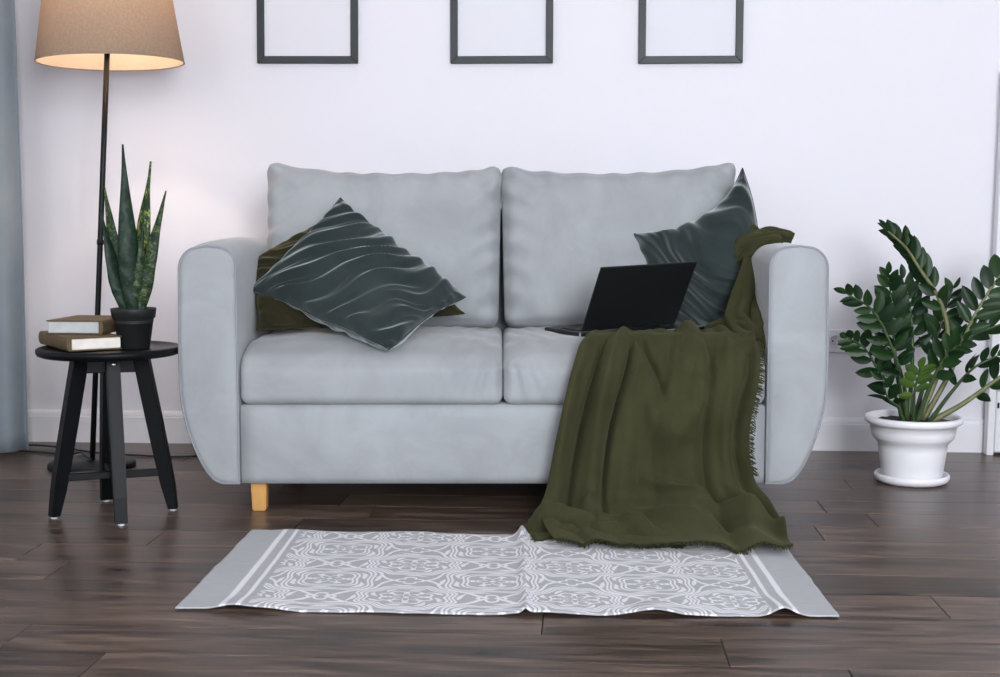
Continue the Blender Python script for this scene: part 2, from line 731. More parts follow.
# ------------------------------------------------------------ sofa
SF = 3.33                      # front plane of the sofa
sofa = tag(empty('sofa', (.008, 3.75, 0)), 'light grey velvet two-seat sofa with rounded arms and wooden legs', 'sofa')
SM = Matrix.Translation((-.008, -3.75, 0))


def to_sofa(o):
    o.data.transform(SM)
    o.parent = sofa
    return o


# base
o = soft_box('base', (.007, 3.73, .1815), (.682, .395, .1045), .008, (30, 10, 10), M['sofa'], None,
             lambda p, q: p + Vector((0, -.006 * (1 - q.z ** 4) * (1 - q.x ** 6) if q.y < 0 else 0, 0)))
to_sofa(o)


def arm(side):
    xi, xo = ((.676, .829) if side < 0 else (.690, .846))
    pr = []
    # inner bottom, up the inside, round over the top, down the outside, big curve to the bottom
    pr.append((xi, .078))
    for k in range(1, 12):
        pr.append((xi, .078 + (.645 - .078) * k / 11))
    for k in range(1, 9):
        a = PI - PI / 2 * k / 8
        pr.append((xi + .05 + .05 * math.cos(a), .645 + .05 * math.sin(a)))
    pr.append(((xi + xo) / 2, .698))
    for k in range(0, 9):
        a = PI / 2 - PI / 2 * k / 8
        pr.append((xo - .058 + .055 * math.cos(a), .637 + .058 * math.sin(a)))
    for (px, pz) in catmull([(xo - .002, .56), (xo, .45), (xo, .36), (xo - .004, .29), (xo - .017, .225), (xo - .04, .16), (xo - .064, .113), (xo - .085, .088), (xo - .108, .078)], 22):
        pr.append((px, pz))
    n = len(pr)
    P2 = [Vector(p) for p in pr]
    nor = []
    for i in range(n):
        t = (P2[(i + 1) % n] - P2[i - 1])
        nor.append(Vector((-t.y, t.x)).normalized())

    def ring(inset, y, lift=0.0):
        return [Vector((side * (P2[i] - nor[i] * inset).x, y, (P2[i] - nor[i] * inset).y + lift * sstep(.3, .7, P2[i].y))) for i in range(n)]
    rings = []
    yb = 4.09
    lf = 1.0 if side < 0 else .15
    for (i_, y_, l_) in [(.016, SF - .001, 0), (.009, SF + .001, 0), (.0035, SF + .006, 0), (.0008, SF + .012, .0), (.0, SF + .020, .001),
                         (0, SF + .09, .008), (0, SF + .2, .013), (0, SF + .35, .016), (0, SF + .5, .016), (0, yb - .03, .01), (.01, yb - .01, .005), (.03, yb, 0)]:
        rings.append(ring(i_, y_, l_ * lf))
    V, F = [], []
    for r in rings:
        V += r
    for a in range(len(rings) - 1):
        for i in range(n):
            j = (i + 1) % n
            F.append((a * n + i, a * n + j, (a + 1) * n + j, (a + 1) * n + i))
    F.append(list(range(n)))
    F.append([(len(rings) - 1) * n + i for i in range(n)])
    bm = bmesh.new()
    vv = [bm.verts.new(v) for v in V]
    for f in F:
        bm.faces.new([vv[i] for i in f])
    o = to_sofa(from_bm('armrest', bm, M['sofa'], None, True))
    pp = ring(.0022, SF + .0055)
    p = mesh('piping', *tube_data(pp, .0030, 6, False, True), M['piping'])
    p.data.transform(SM)
    p.parent = o
    return o


arm(-1)
arm(1)


def seat(x0, x1, sgn):
    hx = (x1 - x0) / 2
    cx = (x0 + x1) / 2

    def fn(p, q):
        xx, yy, zz_ = p.x / hx, p.y / .312, p.z / .078     # smooth over the rounded edges
        e = max(0, 1 - xx ** 4)
        top = sstep(-.2, 1, zz_)
        front = sstep(.2, -1, yy)
        d = abs(p.x * sgn - hx)                        # distance from the middle seam
        p = p.copy()
        oz = p.z
        p.z += .012 * e * (1 - abs(yy) ** 3) * top
        p.z -= .026 * sstep(-.50, -1, yy) ** 1.6 * top                     # the front edge rolls down
        p.y += .020 * sstep(.0, 1, zz_) ** 1.6 * sstep(-.5, -1, yy) - .010 * e * (1 - zz_ ** 2) * front
        # gathers fanning from the seam between the two cushions
        g = sstep(.16, .0, d) * sstep(-.6, -1, yy) * (.55 + .45 * sstep(-1, .4, zz_)) * sstep(1.02, .75, zz_)
        p.y += g * (.0065 * math.sin((d * (1 + .35 * zz_)) * 190 + 1.0) + .005 * math.sin(d * 95 + zz_ * 1.4))
        p.z -= .016 * sstep(.08, 0, d) * sstep(.4, -1, yy) * sstep(.2, 1, zz_)
        p.z += .005 * noise.noise(Vector((p.x * 9 + sgn * 7, p.y * 9, 0))) * top * (1 - min(1, yy ** 4))
        p.z += .003 * sstep(.30, .02, d) * math.sin(d * 120 + p.y * 30) * top * (1 - min(1, yy ** 4))
        p.y += .003 * noise.noise(Vector((p.x * 7 + sgn * 3, 3, oz * 9)))
        return p
    o = soft_box('seat_cushion', (cx, 3.642, .3635), (hx, .312, .078), .024, (84, 48, 32), M['sofa'], None, fn)
    return to_sofa(o)


sc1 = seat(-.674, .0065, 1)
sc2 = seat(.0085, .688, -1)


def back_cushion(x0, x1, sgn, sd):
    hx = (x1 - x0) / 2
    cx = (x0 + x1) / 2

    def fn(p, q):
        e = max(0, 1 - q.x ** 4)
        f = max(0, 1 - q.z ** 4)
        if q.y < 0:
            p.y -= .045 * e * f ** .8
        # top seam: corners drawn up, middle a little hollow
        tz = sstep(.2, 1, q.z)
        p.z += tz * (.030 * abs(q.x) ** 2.6 - .008 + (.006 * q.x * sgn))
        if q.z > .55 and abs(q.x) > .8:
            p.x += .010 * math.copysign(1, q.x) * (q.z - .55) * (abs(q.x) - .8) * 5
        # side seams bow in towards the bottom
        p.x -= math.copysign(.010, q.x) * sstep(.6, 1, abs(q.x)) * (1 - q.z) * .5
        # soft dents and radiating creases
        a = noise.noise(Vector((p.x * 5 + sd, 1.3, p.z * 5)))
        b = noise.noise(Vector((p.x * 14 + sd, p.z * 5 + p.x * 6, 4.1)))
        p.y += .014 * a * e + .006 * b
        ed = sstep(.62, 1, abs(q.x))
        p.y += .009 * ed * math.sin((p.z + p.x * sgn * .55) * 85 + 3 * noise.noise(Vector((p.x * 6, p.z * 6, sd))))
        et = sstep(.55, .98, q.z)
        p.y += .009 * et * math.sin((p.x + .4 * p.z) * 70 + 4 * noise.noise(Vector((p.x * 5, p.z * 8, sd + 2))))
        return p
    rot = Matrix.Rotation(R(-11), 4, 'X')
    o = soft_box('back_cushion', (cx, 3.885, .672), (hx, .085, .232), .038, (60, 10, 48), M['sofa'], None, fn, rot)
    return to_sofa(o)


back_cushion(-.688, .004, -1, 1.7)
back_cushion(.004, .694, 1, 8.2)
to_sofa(soft_box('back_frame', (.008, 4.055, .47), (.664, .075, .33), .03, (12, 4, 10), M['sofa'], None))
for lx in (-.634, .650):
    for ly in (3.385, 4.02):
        bm = bmesh.new()
        bmesh.ops.create_cone(bm, cap_ends=True, segments=4, radius1=.0255, radius2=.029, depth=.078)
        bmesh.ops.rotate(bm, verts=bm.verts, matrix=Matrix.Rotation(R(45), 3, 'Z'))
        bmesh.ops.bevel(bm, geom=[e for e in bm.edges], offset=.003, segments=2, affect='EDGES')
        bmesh.ops.translate(bm, verts=bm.verts, vec=(lx, ly, .039))
        to_sofa(from_bm('leg', bm, M['oak']))

# ------------------------------------------------------------ throw pillows


def pillow(name, corners, T, mat, seedv, wdir, label, cat='pillow', wr=1.0, bow=.05, n=72, shift=0, tfun=None, freq=1.0, group=None, efun=None):
    """corners a b c d go round the seam; a-b is the upper edge; the bulge follows the patch normal"""
    a, b, c, d = [Vector(p) for p in corners]
    ctr = (a + b + c + d) / 4
    nrm = ((c - a).cross(b - d)).normalized()
    if nrm.y > 0:
        nrm = -nrm
    V, F = [], []
    su, sv = ((b - a).length + (c - d).length) / 4, ((d - a).length + (c - b).length) / 4
    wd = Vector((math.cos(wdir), math.sin(wdir)))
    wp = Vector((-wd.y, wd.x))

    def point(u, w, side):
        # seams bow in between the corners
        uu = u * (1 - bow * (1 - w * w) * abs(u) ** 1.5)
        ww = w * (1 - bow * (1 - u * u) * abs(w) ** 1.5)
        s, t = (uu + 1) / 2, (ww + 1) / 2
        p = a.lerp(b, s).lerp(d.lerp(c, s), t)
        h = (max(0, 1 - u * u) ** .48) * (max(0, 1 - w * w) ** .48)
        x, y = u * su, w * sv
        # crease field: bent bands of soft ridges, their strength drifting over the cover
        q = Vector((x, y))
        bx = noise.noise(Vector((x * 4.2 + seedv, y * 4.2, 2.2)))
        by = noise.noise(Vector((x * 9 + seedv, y * 9, 7.2)))
        l, m_ = q.dot(wd), q.dot(wp) + .040 * bx + .012 * by + .8 * q.dot(wd) ** 2
        ph = m_ * 2 * PI / (.060 / freq) + 4.0 * noise.noise(Vector((l * 5 + seedv, m_ * 9, .7)))
        a1 = .45 + .55 * sstep(-.4, .35, noise.noise(Vector((l * 4.5 + seedv * 2, m_ * 7, 3.3))))
        a2 = .2 + .8 * sstep(-.3, .4, noise.noise(Vector((l * 7 + seedv * 3, m_ * 13, 6.1))))
        w1 = (.5 + .5 * math.sin(ph)) ** 1.3
        w2 = (.5 + .5 * math.sin(ph * 2.3 + l * 25 + seedv)) ** 2
        rim = sstep(0, .4, h)
        # small puckers along the seam
        pk = math.sin((x if abs(w) > abs(u) else y) * 110 + 5 * bx) * sstep(.5, .05, h) * sstep(0, .12, h)
        hh = T * h * (tfun(u, w) if tfun else 1)
        dz = wr * rim * (.0170 * a1 * w1 + .0060 * a2 * w2 + .016 * bx) + wr * .0035 * pk
        p = p + nrm * side * (hh + dz)
        if efun:
            p += efun(u, w)
        # the seam wanders a little between the corners
        em_ = (1 - u * u) * (1 - w * w)
        p += (b - a).normalized() * (.010 * by * (1 - em_) * (1 - u ** 8 * w ** 8)) + (d - a).normalized() * (.012 * bx * (1 - em_) * (1 - u ** 8 * w ** 8))
        if h < .02:
            p += nrm * .004 * bx
        return p
    idx = {}
    for side in (1, -1):
        for i in range(n + 1):
            for j in range(n + 1):
                rim = i in (0, n) or j in (0, n)
                key = (i, j, 0 if rim else side)
                if key in idx:
                    continue
                u, w = 2 * i / n - 1, 2 * j / n - 1
                # pack the samples towards the seam
                u, w = math.sin(u * PI / 2) * .5 + u * .5, math.sin(w * PI / 2) * .5 + w * .5
                idx[key] = len(V)
                V.append(point(u, w, side) - ctr)
        for i in range(n):
            for j in range(n):
                k = []
                for (p, q) in ((i, j), (i + 1, j), (i + 1, j + 1), (i, j + 1)):
                    rim = p in (0, n) or q in (0, n)
                    k.append(idx[(p, q, 0 if rim else side)])
                F.append(k if side > 0 else k[::-1])
    o = mesh(name, V, F, None, None, True)
    bm = bmesh.new()
    bm.from_mesh(o.data)
    bmesh.ops.recalc_face_normals(bm, faces=bm.faces)
    bm.to_mesh(o.data)
    bm.free()
    for p in o.data.polygons:
        p.use_smooth = True
    root = empty(name, ctr)
    o.name = 'pillow_cover'
    o.data.name = 'pillow_cover'
    o.data.materials.append(mat)
    o.parent = root
    # seam cord round the edge
    loop = [(i, 0) for i in range(n)] + [(n, j) for j in range(n)] + [(n - i, n) for i in range(n)] + [(0, n - j) for j in range(n)]
    pts = [V[idx[(i, j, 0)]] for i, j in loop]
    mesh('seam', *tube_data(pts, .0022, 5, False, True), mat, root)
    return tag(root, label, cat, group)


pillow('throw_pillow', [(-.690, 3.57, .572), (-.454, 3.72, .826), (-.096, 3.615, .549), (-.284, 3.305, .432)], .064, M['teal'], 3.3, R(28),
       'dark teal velvet throw pillow lying tilted over a brown-olive pillow', 'pillow', 1.0, .045, group='teal velvet throw pillows', n=96)
pillow('throw_pillow', [(-.690, 3.650, .650), (-.450, 3.775, .806), (-.100, 3.655, .500), (-.655, 3.49, .466)], .042, M['olive'], 9.1, R(35),
       'brown-olive fabric pillow tucked under the tilted teal pillow', 'pillow', .7, .02)
pillow('throw_pillow', [(.378, 3.785, .733), (.699, 3.775, .912), (.730, 3.635, .490), (.480, 3.700, .436)], .084, M['teal'], 6.4, R(58),
       'dark teal velvet throw pillow standing upright behind the open laptop', 'pillow', 1.45, .05, group='teal velvet throw pillows', freq=.95, n=96,
       tfun=lambda u, w: 1 + .25 * u,
       efun=lambda u, w: Vector((.035, 0, -.050)) * ((1 - u * u) * ((1 - w) / 2) ** 2) + Vector((.030, -.02, -.01)) * ((1 - w * w) * ((1 + u) / 2) ** 2))

# ------------------------------------------------------------ laptop
lap = tag(empty('laptop', (.215, 3.462, .4625), R(26)), 'open black laptop on the seat with its lid turned to the camera', 'laptop')
lap.rotation_euler = (0, R(-2.2), R(26))
LW, LD = .298, .208
bm = bmesh.new()
bm_box(bm, (LW / 2, LD / 2, -.006), (LW, LD, .012), .004, 2)
body = from_bm('base', bm, M['laptop'], lap)
box('keyboard_deck', (LW / 2, LD * .42, .0004), (LW - .03, LD * .50, .0012), M['keys'], body, 0)
for r_ in range(5):
    for k in range(13):
        box('key', (.026 + k * .0210, .045 + r_ * .0195, .0022), (.0172, .0155, .0024), M['keys'], body, .0006, 1) if r_ + k == 0 else None
key0 = [c for c in body.children if c.name.startswith('key') and not c.name.startswith('keyboard')][0]
for r_ in range(5):
    for k in range(13):
        if r_ + k:
            c = key0.copy()
            C.objects.link(c)
            c.parent = body
            c.location = (k * .0210, r_ * .0195, 0)
box('trackpad', (LW / 2, LD - .045, .0004), (.10, .06, .001), M['laptop'], body, 0)
lid = empty('lid')
bpy.data.objects.remove(lid)
bm = bmesh.new()
bm_box(bm, (LW / 2, 0, LD / 2), (LW, .006, LD), .0028, 2)
for v_ in bm.verts:                      # round the four corners of the lid
    pass
lid = from_bm('lid', bm, M['laptop'], lap)
lid.rotation_euler = (R(33), 0, 0)
lid.location = (0, -.003, .004)
box('screen', (LW / 2, .0034, LD / 2 + .004), (LW - .014, .001, LD - .024), M['screen'], lid, 0)
tube('hinge_bar', [(.05, 0, 0), (LW - .05, 0, 0)], .005, M['laptop'], lap, 10)
box('hinge_end', (-.0006, .002, -.005), (.002, .008, .010), M['hinge'], lap, .0005, 1)

# ------------------------------------------------------------ throw blanket
blanket = tag(empty('throw_blanket', (.42, 3.3, 0)), 'olive green fringed throw blanket draped from the sofa seat to the floor', 'blanket')
BM = Matrix.Translation((-.42, -3.3, 0))

rowsL = [(.262, 3.470, .447), (.240, 3.425, .450), (.222, 3.375, .443), (.198, 3.312, .415), (.176, 3.290, .36), (.156, 3.282, .28), (.138, 3.274, .19), (.122, 3.258, .10), (.108, 3.225, .045), (.100, 3.155, .030), (.105, 3.06, .018), (.125, 2.955, .009)]
rowsR = [(.640, 3.530, .448), (.655, 3.470, .450), (.664, 3.400, .440), (.662, 3.318, .405), (.655, 3.298, .345), (.638, 3.290, .27), (.632, 3.280, .18), (.645, 3.262, .095), (.672, 3.215, .045), (.680, 3.115, .022), (.672, 3.00, .012), (.662, 2.882, .008)]
NS, NT = 120, 170
cl = catmull(rowsL, NS)
cr = catmull(rowsR, NS)

FOLDS = [  # t at top, t at bottom, width top, width bottom, amp top, amp middle, amp bottom (m, outwards)
    (.03, .03, .03, .05, .004, .022, .016),
    (.115, .12, .014, .022, -.008, -.030, -.012),
    (.20, .20, .045, .050, .010, .022, .014),
    (.275, .275, .010, .018, -.012, -.028, -.006),
    (.36, .34, .05, .060, .008, .010, .004),
    (.52, .50, .014, .05, -.008, -.004, .0),
    (.62, .62, .06, .12, .012, .016, .016),
    (.72, .78, .016, .035, -.008, -.016, -.016),
    (.84, .88, .045, .05, .008, .014, .022),
    (.925, .96, .018, .03, -.008, -.014, -.012),
    (1.0, 1.02, .03, .04, .004, .010, .008),
]


def fold(s, t):
    d = 0
    for (t0, t1, w0, w1, a0, am, a1) in FOLDS:
        tc = t0 + (t1 - t0) * s + .012 * math.sin(s * 9 + t0 * 40)
        w = w0 + (w1 - w0) * s
        a = a0 + (am - a0) * sstep(.1, .45, s) if s < .5 else am + (a1 - am) * sstep(.5, .9, s)
        d += a * gauss(t, tc, w)
    # short diagonal crease near the seat edge and hanging swag below it
    d -= .016 * gauss(t, .36 + (s - .25) * 1.0, .020) * sstep(.16, .24, s) * sstep(.46, .34, s)
    rr = math.hypot((t - .60) / .20, (s - .30) / .20)
    d += .014 * gauss(rr, .95, .22) * sstep(.28, .40, s)
    d -= .006 * gauss(rr, .55, .30) * sstep(.25, .38, s)
    # slanting folds towards the hem on the right
    for (c0, k, am) in ((.52, .55, .018), (.70, .40, .014), (.88, .25, .010)):
        d += 1.3 * am * gauss(s, c0 + .14 + k * (t - .55) * .9, .030) * sstep(.35, .6, t) * sstep(.55, .68, s) * .9
    d += .006 * noise.noise(Vector((t * 7, s * 5, 1))) + .003 * noise.noise(Vector((t * 22, s * 9, 4)))
    return d


base = [[cl[i].lerp(cr[i], j / NT) for j in range(NT + 1)] for i in range(NS + 1)]
V, F = [], []
edgeR, edgeB, edgeL = [], [], []
for i in range(NS + 1):
    s = i / NS
    for j in range(NT + 1):
        t = j / NT
        p = base[i][j].copy()
        du = base[i][min(j + 1, NT)] - base[i][max(j - 1, 0)]
        dv = base[min(i + 1, NS)][j] - base[max(i - 1, 0)][j]
        nr = dv.cross(du).normalized()
        if nr.y > 0 and abs(nr.z) < .6 or nr.z < -.3:
            nr = -nr
        amp = sstep(0, .10, s)
        dd = fold(s, t)
        p += nr * (1.6 * dd * (.25 + .75 * amp) * (1 - .65 * sstep(.82, .97, s)) + .012)
        # top silhouette is gathered into soft pleats
        if s < .2:
            p.z += .010 * math.sin(t * 30 + 1) * sstep(.2, .05, s) * .5
            p.z += .012 * gauss(t, .66, .16) * sstep(.22, .06, s)
        # hem wanders
        if s > .8:
            p.y += .016 * noise.noise(Vector((t * 5, 3, 0))) * sstep(.8, 1, s)
            p.z = max(p.z, .006 + .004 * (1 + math.sin(t * 60)) * sstep(.9, 1, s))
        if p.y > 3.375:
            p.z = max(p.z, .4645 + max(0, .55 * dd))
        elif p.y > 3.33 and p.z > .40:
            p.z = max(p.z, .4645 - .75 * (3.375 - p.y))
        V.append(p)
    edgeR.append(V[-1].copy())
    edgeL.append(V[-1 - NT].copy())
edgeB = [v_.copy() for v_ in V[-(NT + 1):]]
for i in range(NS):
    for j in range(NT):
        a = i * (NT + 1) + j
        F.append((a, a + 1, a + NT + 2, a + NT + 1))
sheet = mesh('draped_cloth', V, F, M['throw'])
sheet.data.transform(BM)
sheet.parent = blanket
sol = sheet.modifiers.new('thickness', 'SOLIDIFY')
sol.thickness = .003
sol.offset = 0


def gathered(name, pts, rad, sides=40, n=46, ridges=3, depth=.28, seed=0.0, flat=1.0, twist=1.5):
    """a bunched length of cloth: tube with deep lengthwise folds"""
    path = catmull(pts, n)

    def shp(s, an):
        r = 1 + depth * math.sin(ridges * an + twist * s * 3 + seed) + depth * .5 * math.sin((ridges * 2 + 1) * an + seed * 2 - s * 5)
        r += .35 * noise.noise(Vector((math.cos(an) * 1.6 + seed, math.sin(an) * 1.6, s * 4)))
        return max(.15, r) * (1 - (1 - flat) * abs(math.sin(an)))
    return tube_data(path, rad, sides, True, False, shape=shp)


parts = []
# along the inside of the arm, from the top of the arm down to the seat
parts.append(gathered('', [(.725, 3.655, .700), (.705, 3.625, .655), (.682, 3.58, .595), (.655, 3.535, .540), (.634, 3.48, .492), (.645, 3.43, .470), (.668, 3.395, .452)],
                      lambda s: .026 + .018 * sstep(.1, .5, s) + .005 * math.sin(s * 6), ridges=2, seed=1.0, flat=.75, depth=.36))
parts.append(gathered('', [(.715, 3.66, .690), (.708, 3.62, .610), (.700, 3.54, .545), (.690, 3.47, .495), (.680, 3.41, .462)],
                      lambda s: .018 + .016 * s, ridges=2, seed=4.0, flat=.6, depth=.36))
parts.append(gathered('', [(.560, 3.53, .462), (.610, 3.50, .475), (.655, 3.455, .478), (.690, 3.41, .455), (.688, 3.372, .425)],
                      lambda s: .012 + .020 * math.sin(s * PI) ** .7, ridges=2, seed=9.0, flat=.8, depth=.3))
g1 = mesh('gathered_cloth', *merge(*parts), M['throw'])
g1.data.transform(BM)
g1.parent = blanket
parts = [gathered('', [(.690, 3.63, .672), (.722, 3.625, .704), (.760, 3.62, .722), (.800, 3.62, .716), (.812, 3.62, .712)], lambda s: .034 * (1 - .6 * s), ridges=2, seed=2.0, flat=.75, depth=.34),
         gathered('', [(.715, 3.64, .675), (.712, 3.65, .705), (.712, 3.66, .730), (.708, 3.665, .748)], lambda s: .036 * (1 - .85 * s), ridges=3, seed=5.0, flat=.8),
         gathered('', [(.665, 3.64, .650), (.700, 3.62, .682), (.740, 3.60, .700), (.775, 3.60, .712)], lambda s: .018 + .018 * math.sin(s * PI), ridges=3, seed=7.0, depth=.36)]
g2 = mesh('bunched_end', *merge(*parts), M['throw'])
g2.data.transform(BM)
g2.parent = blanket
# the heap on the floor at the left foot of the drape: two rolls of cloth with a crease between them
Vp, Fp = [], []
na, nb = 90, 60
for i in range(na + 1):
    for j in range(nb + 1):
        a, b_ = i / na, j / nb
        yf = 3.000 + .030 * math.sin(a * 5 + .5) - .020 * a + .006 * math.sin(a * 23)
        yk = 3.190 - .05 * a
        x = .085 + .34 * a + .012 * math.sin(b_ * 7) + .020 * (1 - a) * math.sin(b_ * PI) * -1
        y = yf + (yk - yf) * b_
        env = sstep(-.02, .16, a) * sstep(1, .72, a) * sstep(0, .10, b_)
        c1 = 3.128 - .10 * a + .014 * math.sin(a * 7)
        c2 = 3.055 - .06 * a + .012 * math.sin(a * 9 + 2)
        z = .064 * gauss(y, c1, .020) * (1 - .35 * a) + .042 * gauss(y, c2, .018) * sstep(.0, .25, a)
        z += .018 * sstep(.3, .9, b_)
        z += .010 * noise.noise(Vector((x * 14, y * 26, 1))) + .006 * noise.noise(Vector((x * 40, y * 30, 4)))
        z -= .014 * gauss(y - (x - .22) * .5, 3.075, .010) * sstep(.2, .5, a)
        y -= .026 * gauss(y, c1 - .012, .018) * env + .016 * gauss(y, c2 - .012, .016) * env
        Vp.append(Vector((x, y, max(.0055, .007 + z * env))))
for i in range(na):
    for j in range(nb):
        a = i * (nb + 1) + j
        Fp.append((a, a + nb + 1, a + nb + 2, a + 1))
heap_edge = [Vp[i * (nb + 1)].copy() for i in range(na + 1)]
heap_side = [Vp[j].copy() for j in range(nb + 1)]
g3 = mesh('heaped_cloth', Vp, Fp, M['throw'])
g3.data.transform(BM)
g3.parent = blanket
sol = g3.modifiers.new('thickness', 'SOLIDIFY')
sol.thickness = .003
sol.offset = 1


def fringe_data(pts, out, length, per=2):
    V, F = [], []
    for i in range(len(pts) - 1):
        for k in range(per):
            p = pts[i].lerp(pts[i + 1], random.random())
            o_ = Vector(out(i)) + Vector((random.uniform(-.6, .6), random.uniform(-.6, .6), random.uniform(-.5, .5))) * .7
            l = length * random.uniform(.5, 1.3)
            q = p + o_.normalized() * l * .5 + Vector((0, 0, random.uniform(-.002, .002)))
            r = q + (o_ + Vector((random.uniform(-.5, .5), random.uniform(-.5, .5), -.5))).normalized() * l * .5
            if r.z < .004:
                r.z = .004
            if q.z < .004:
                q.z = .004
            v_, f_ = tube_data([p, q, r], .0011, 3, False)
            b0 = len(V)
            V += v_
            F += [[x + b0 for x in y] for y in f_]
    return V, F


fr = merge(fringe_data(edgeR[10:75], lambda i: (1, -.3, -.2), .014, 5),
           fringe_data(edgeB, lambda i: (0, -1, .05), .014, 3),
           fringe_data(heap_edge, lambda i: (-.2, -1, 0), .013, 4),
           fringe_data(heap_side, lambda i: (-1, -.3, 0), .012, 3))
fo = mesh('fringe', *fr, M['throw'], None)
fo.data.transform(BM)
fo.parent = blanket
fo['kind'] = 'stuff'

# ------------------------------------------------------------ rug
rug = tag(empty('rug', (0, 2.78, 0)), 'grey cotton rug printed with white ornaments, creased across its middle', 'rug')
NX, NY = 260, 90
bk = catmull([(-.608, 3.133), (-.30, 3.112), (.041, 3.080), (.35, 3.045), (.664, 2.992)], NX)
ft = catmull([(-.636, 2.487), (-.30, 2.462), (.035, 2.447), (.35, 2.440), (.650, 2.432)], NX)
V, F, UV = [], [], []
for i in range(NX + 1):
    s = i / NX
    x = -.65 + 1.3 * s
    for j in range(NY + 1):
        t = j / NY
        p = ft[i].lerp(bk[i], t)
        z = .006
        # standing crease in the middle
        cx = .014 + .003 * math.sin(t * 12)
        hgt = .009 + .015 * sstep(.80, 1, t)
        z += hgt * gauss(x, cx, .008 + .004 * sstep(.75, 1, t))
        # loose edges
        z += .007 * sstep(.22, .0, t) * max(0, math.sin(x * 17 + .6) * math.sin(x * 7.3 + 2)) ** 1.2
        z += .015 * sstep(.28, .0, t) * gauss(x, .535, .028)
        z += .009 * sstep(.20, .0, t) * gauss(x, .27, .05)
        z += .005 * sstep(.15, .0, t) * gauss(x, -.545, .03)
        z += .002 * sstep(.85, 1, t) * max(0, math.sin(x * 21))
        z += .0025 * noise.noise(Vector((x * 6, t * 3, 0))) + .0015 * noise.noise(Vector((x * 16, t * 9, 2)))
        ex = 0
        if j in (0, NY):
            ex = .0015 * noise.noise(Vector((x * 60, t, 3)))
        xo = p.x
        if s < .03 or s > .97:
            xo += .002 * noise.noise(Vector((s * 3, t * 14, 5)))
        V.append(Vector((xo, p.y + ex - 2.78, max(.0035, z))))
        UV.append((x, t * .645))
for i in range(NX):
    for j in range(NY):
        a = i * (NY + 1) + j
        F.append((a, a + NY + 1, a + NY + 2, a + 1))
ro = mesh('rug_cloth', V, F, M['rug'], rug)
uvl = ro.data.uv_layers.new(name='rug')
for lp in ro.data.loops:
    uvl.data[lp.index].uv = UV[lp.vertex_index]
sol = ro.modifiers.new('thickness', 'SOLIDIFY')
sol.thickness = .003
sol.offset = -1

# ------------------------------------------------------------ side table
tb = tag(empty('side_table', (-1.015, 3.365, 0)), 'small round black side table with four splayed legs and crossed stretchers', 'side table')
TT = .435
lathe('tabletop', [(0, TT - .022), (.170, TT - .022), (.180, TT - .018), (.1835, TT - .010), (.1825, TT - .003), (.178, TT), (.171, TT - .0005), (.168, TT - .003), (0, TT - .003)], M['black'], tb, 96)
feet = [(-.128, -.085), (.153, .010), (.066, -.162), (-.055, .118)]
tops = [(-.068, -.030), (.078, .008), (.030, -.080), (-.026, .070)]
for (fx, fy), (tx, ty) in zip(feet, tops):
    d = Vector((fx - tx, fy - ty, 0)).normalized()
    sd_ = Vector((-d.y, d.x, 0))
    V = []
    #   z, centre along, half radial, half tangential
    for k, (z, hr, ht) in enumerate([(TT - .022, .020, .0165), (.25, .020, .0165), (.12, .0185, .0165), (.07, .017, .016), (.006, .011, .0155)]):
        f_ = 1 - (z - .006) / (TT - .022 - .006)
        c = Vector((tx, ty, z)).lerp(Vector((fx, fy, z)), f_)
        for a, b_ in ((-1, -1), (1, -1), (1, 1), (-1, 1)):
            V.append(c + d * hr * a + sd_ * ht * b_)
    bm = bmesh.new()
    vv = [bm.verts.new(v_) for v_ in V]
    for k in range(4):
        for q in range(4):
            w_ = (q + 1) % 4
            bm.faces.new((vv[k * 4 + q], vv[k * 4 + w_], vv[k * 4 + 4 + w_], vv[k * 4 + 4 + q]))
    bm.faces.new(vv[:4])
    bm.faces.new(vv[-4:])
    bm.normal_update()
    ed = [e for e in bm.edges if abs((e.verts[0].co - e.verts[1].co).z) > .02]
    bmesh.ops.bevel(bm, geom=ed, offset=.003, segments=2, affect='EDGES')
    lg = from_bm('leg', bm, M['black'], tb)
    lathe('foot_glide', [(0, 0), (.0085, 0), (.0085, .006), (0, .006)], M['socket'], lg, 12).location = (fx, fy, 0)
    if (fx, fy) == feet[2]:
        b_ = lathe('bolt', [(0, 0), (.006, 0), (.006, .002), (.004, .004), (0, .0045)], M['steel'], lg, 14)
        pz = TT - .036
        f_ = 1 - (pz - .006) / (TT - .028)
        c = Vector((tx, ty, pz)).lerp(Vector((fx, fy, pz)), f_)
        b_.location = c + d * .0205
        b_.rotation_euler = d.to_track_quat('Z', 'Y').to_euler()


def beam(name, a, b, h, w, mat, parent):
    a, b = Vector(a), Vector(b)
    d = b - a
    return box(name, (a + b) / 2, (d.length, w, h), mat, parent, .002, 1, d.to_track_quat('X', 'Z').to_matrix().to_4x4())


zA = TT - .045
beam('apron', (tops[0][0], tops[0][1], zA), (tops[1][0], tops[1][1], zA), .044, .018, M['black'], tb)
beam('apron', (tops[2][0], tops[2][1], zA), (tops[3][0], tops[3][1], zA), .044, .018, M['black'], tb)


def leg_at(i, z):
    f_ = 1 - (z - .006) / (TT - .028)
    return Vector((*tops[i], z)).lerp(Vector((*feet[i], z)), f_)


beam('stretcher', leg_at(0, .104), leg_at(1, .104), .020, .018, M['black'], tb)
beam('stretcher', leg_at(2, .1045), leg_at(3, .1045), .019, .018, M['black'], tb)

# ------------------------------------------------------------ books on the table


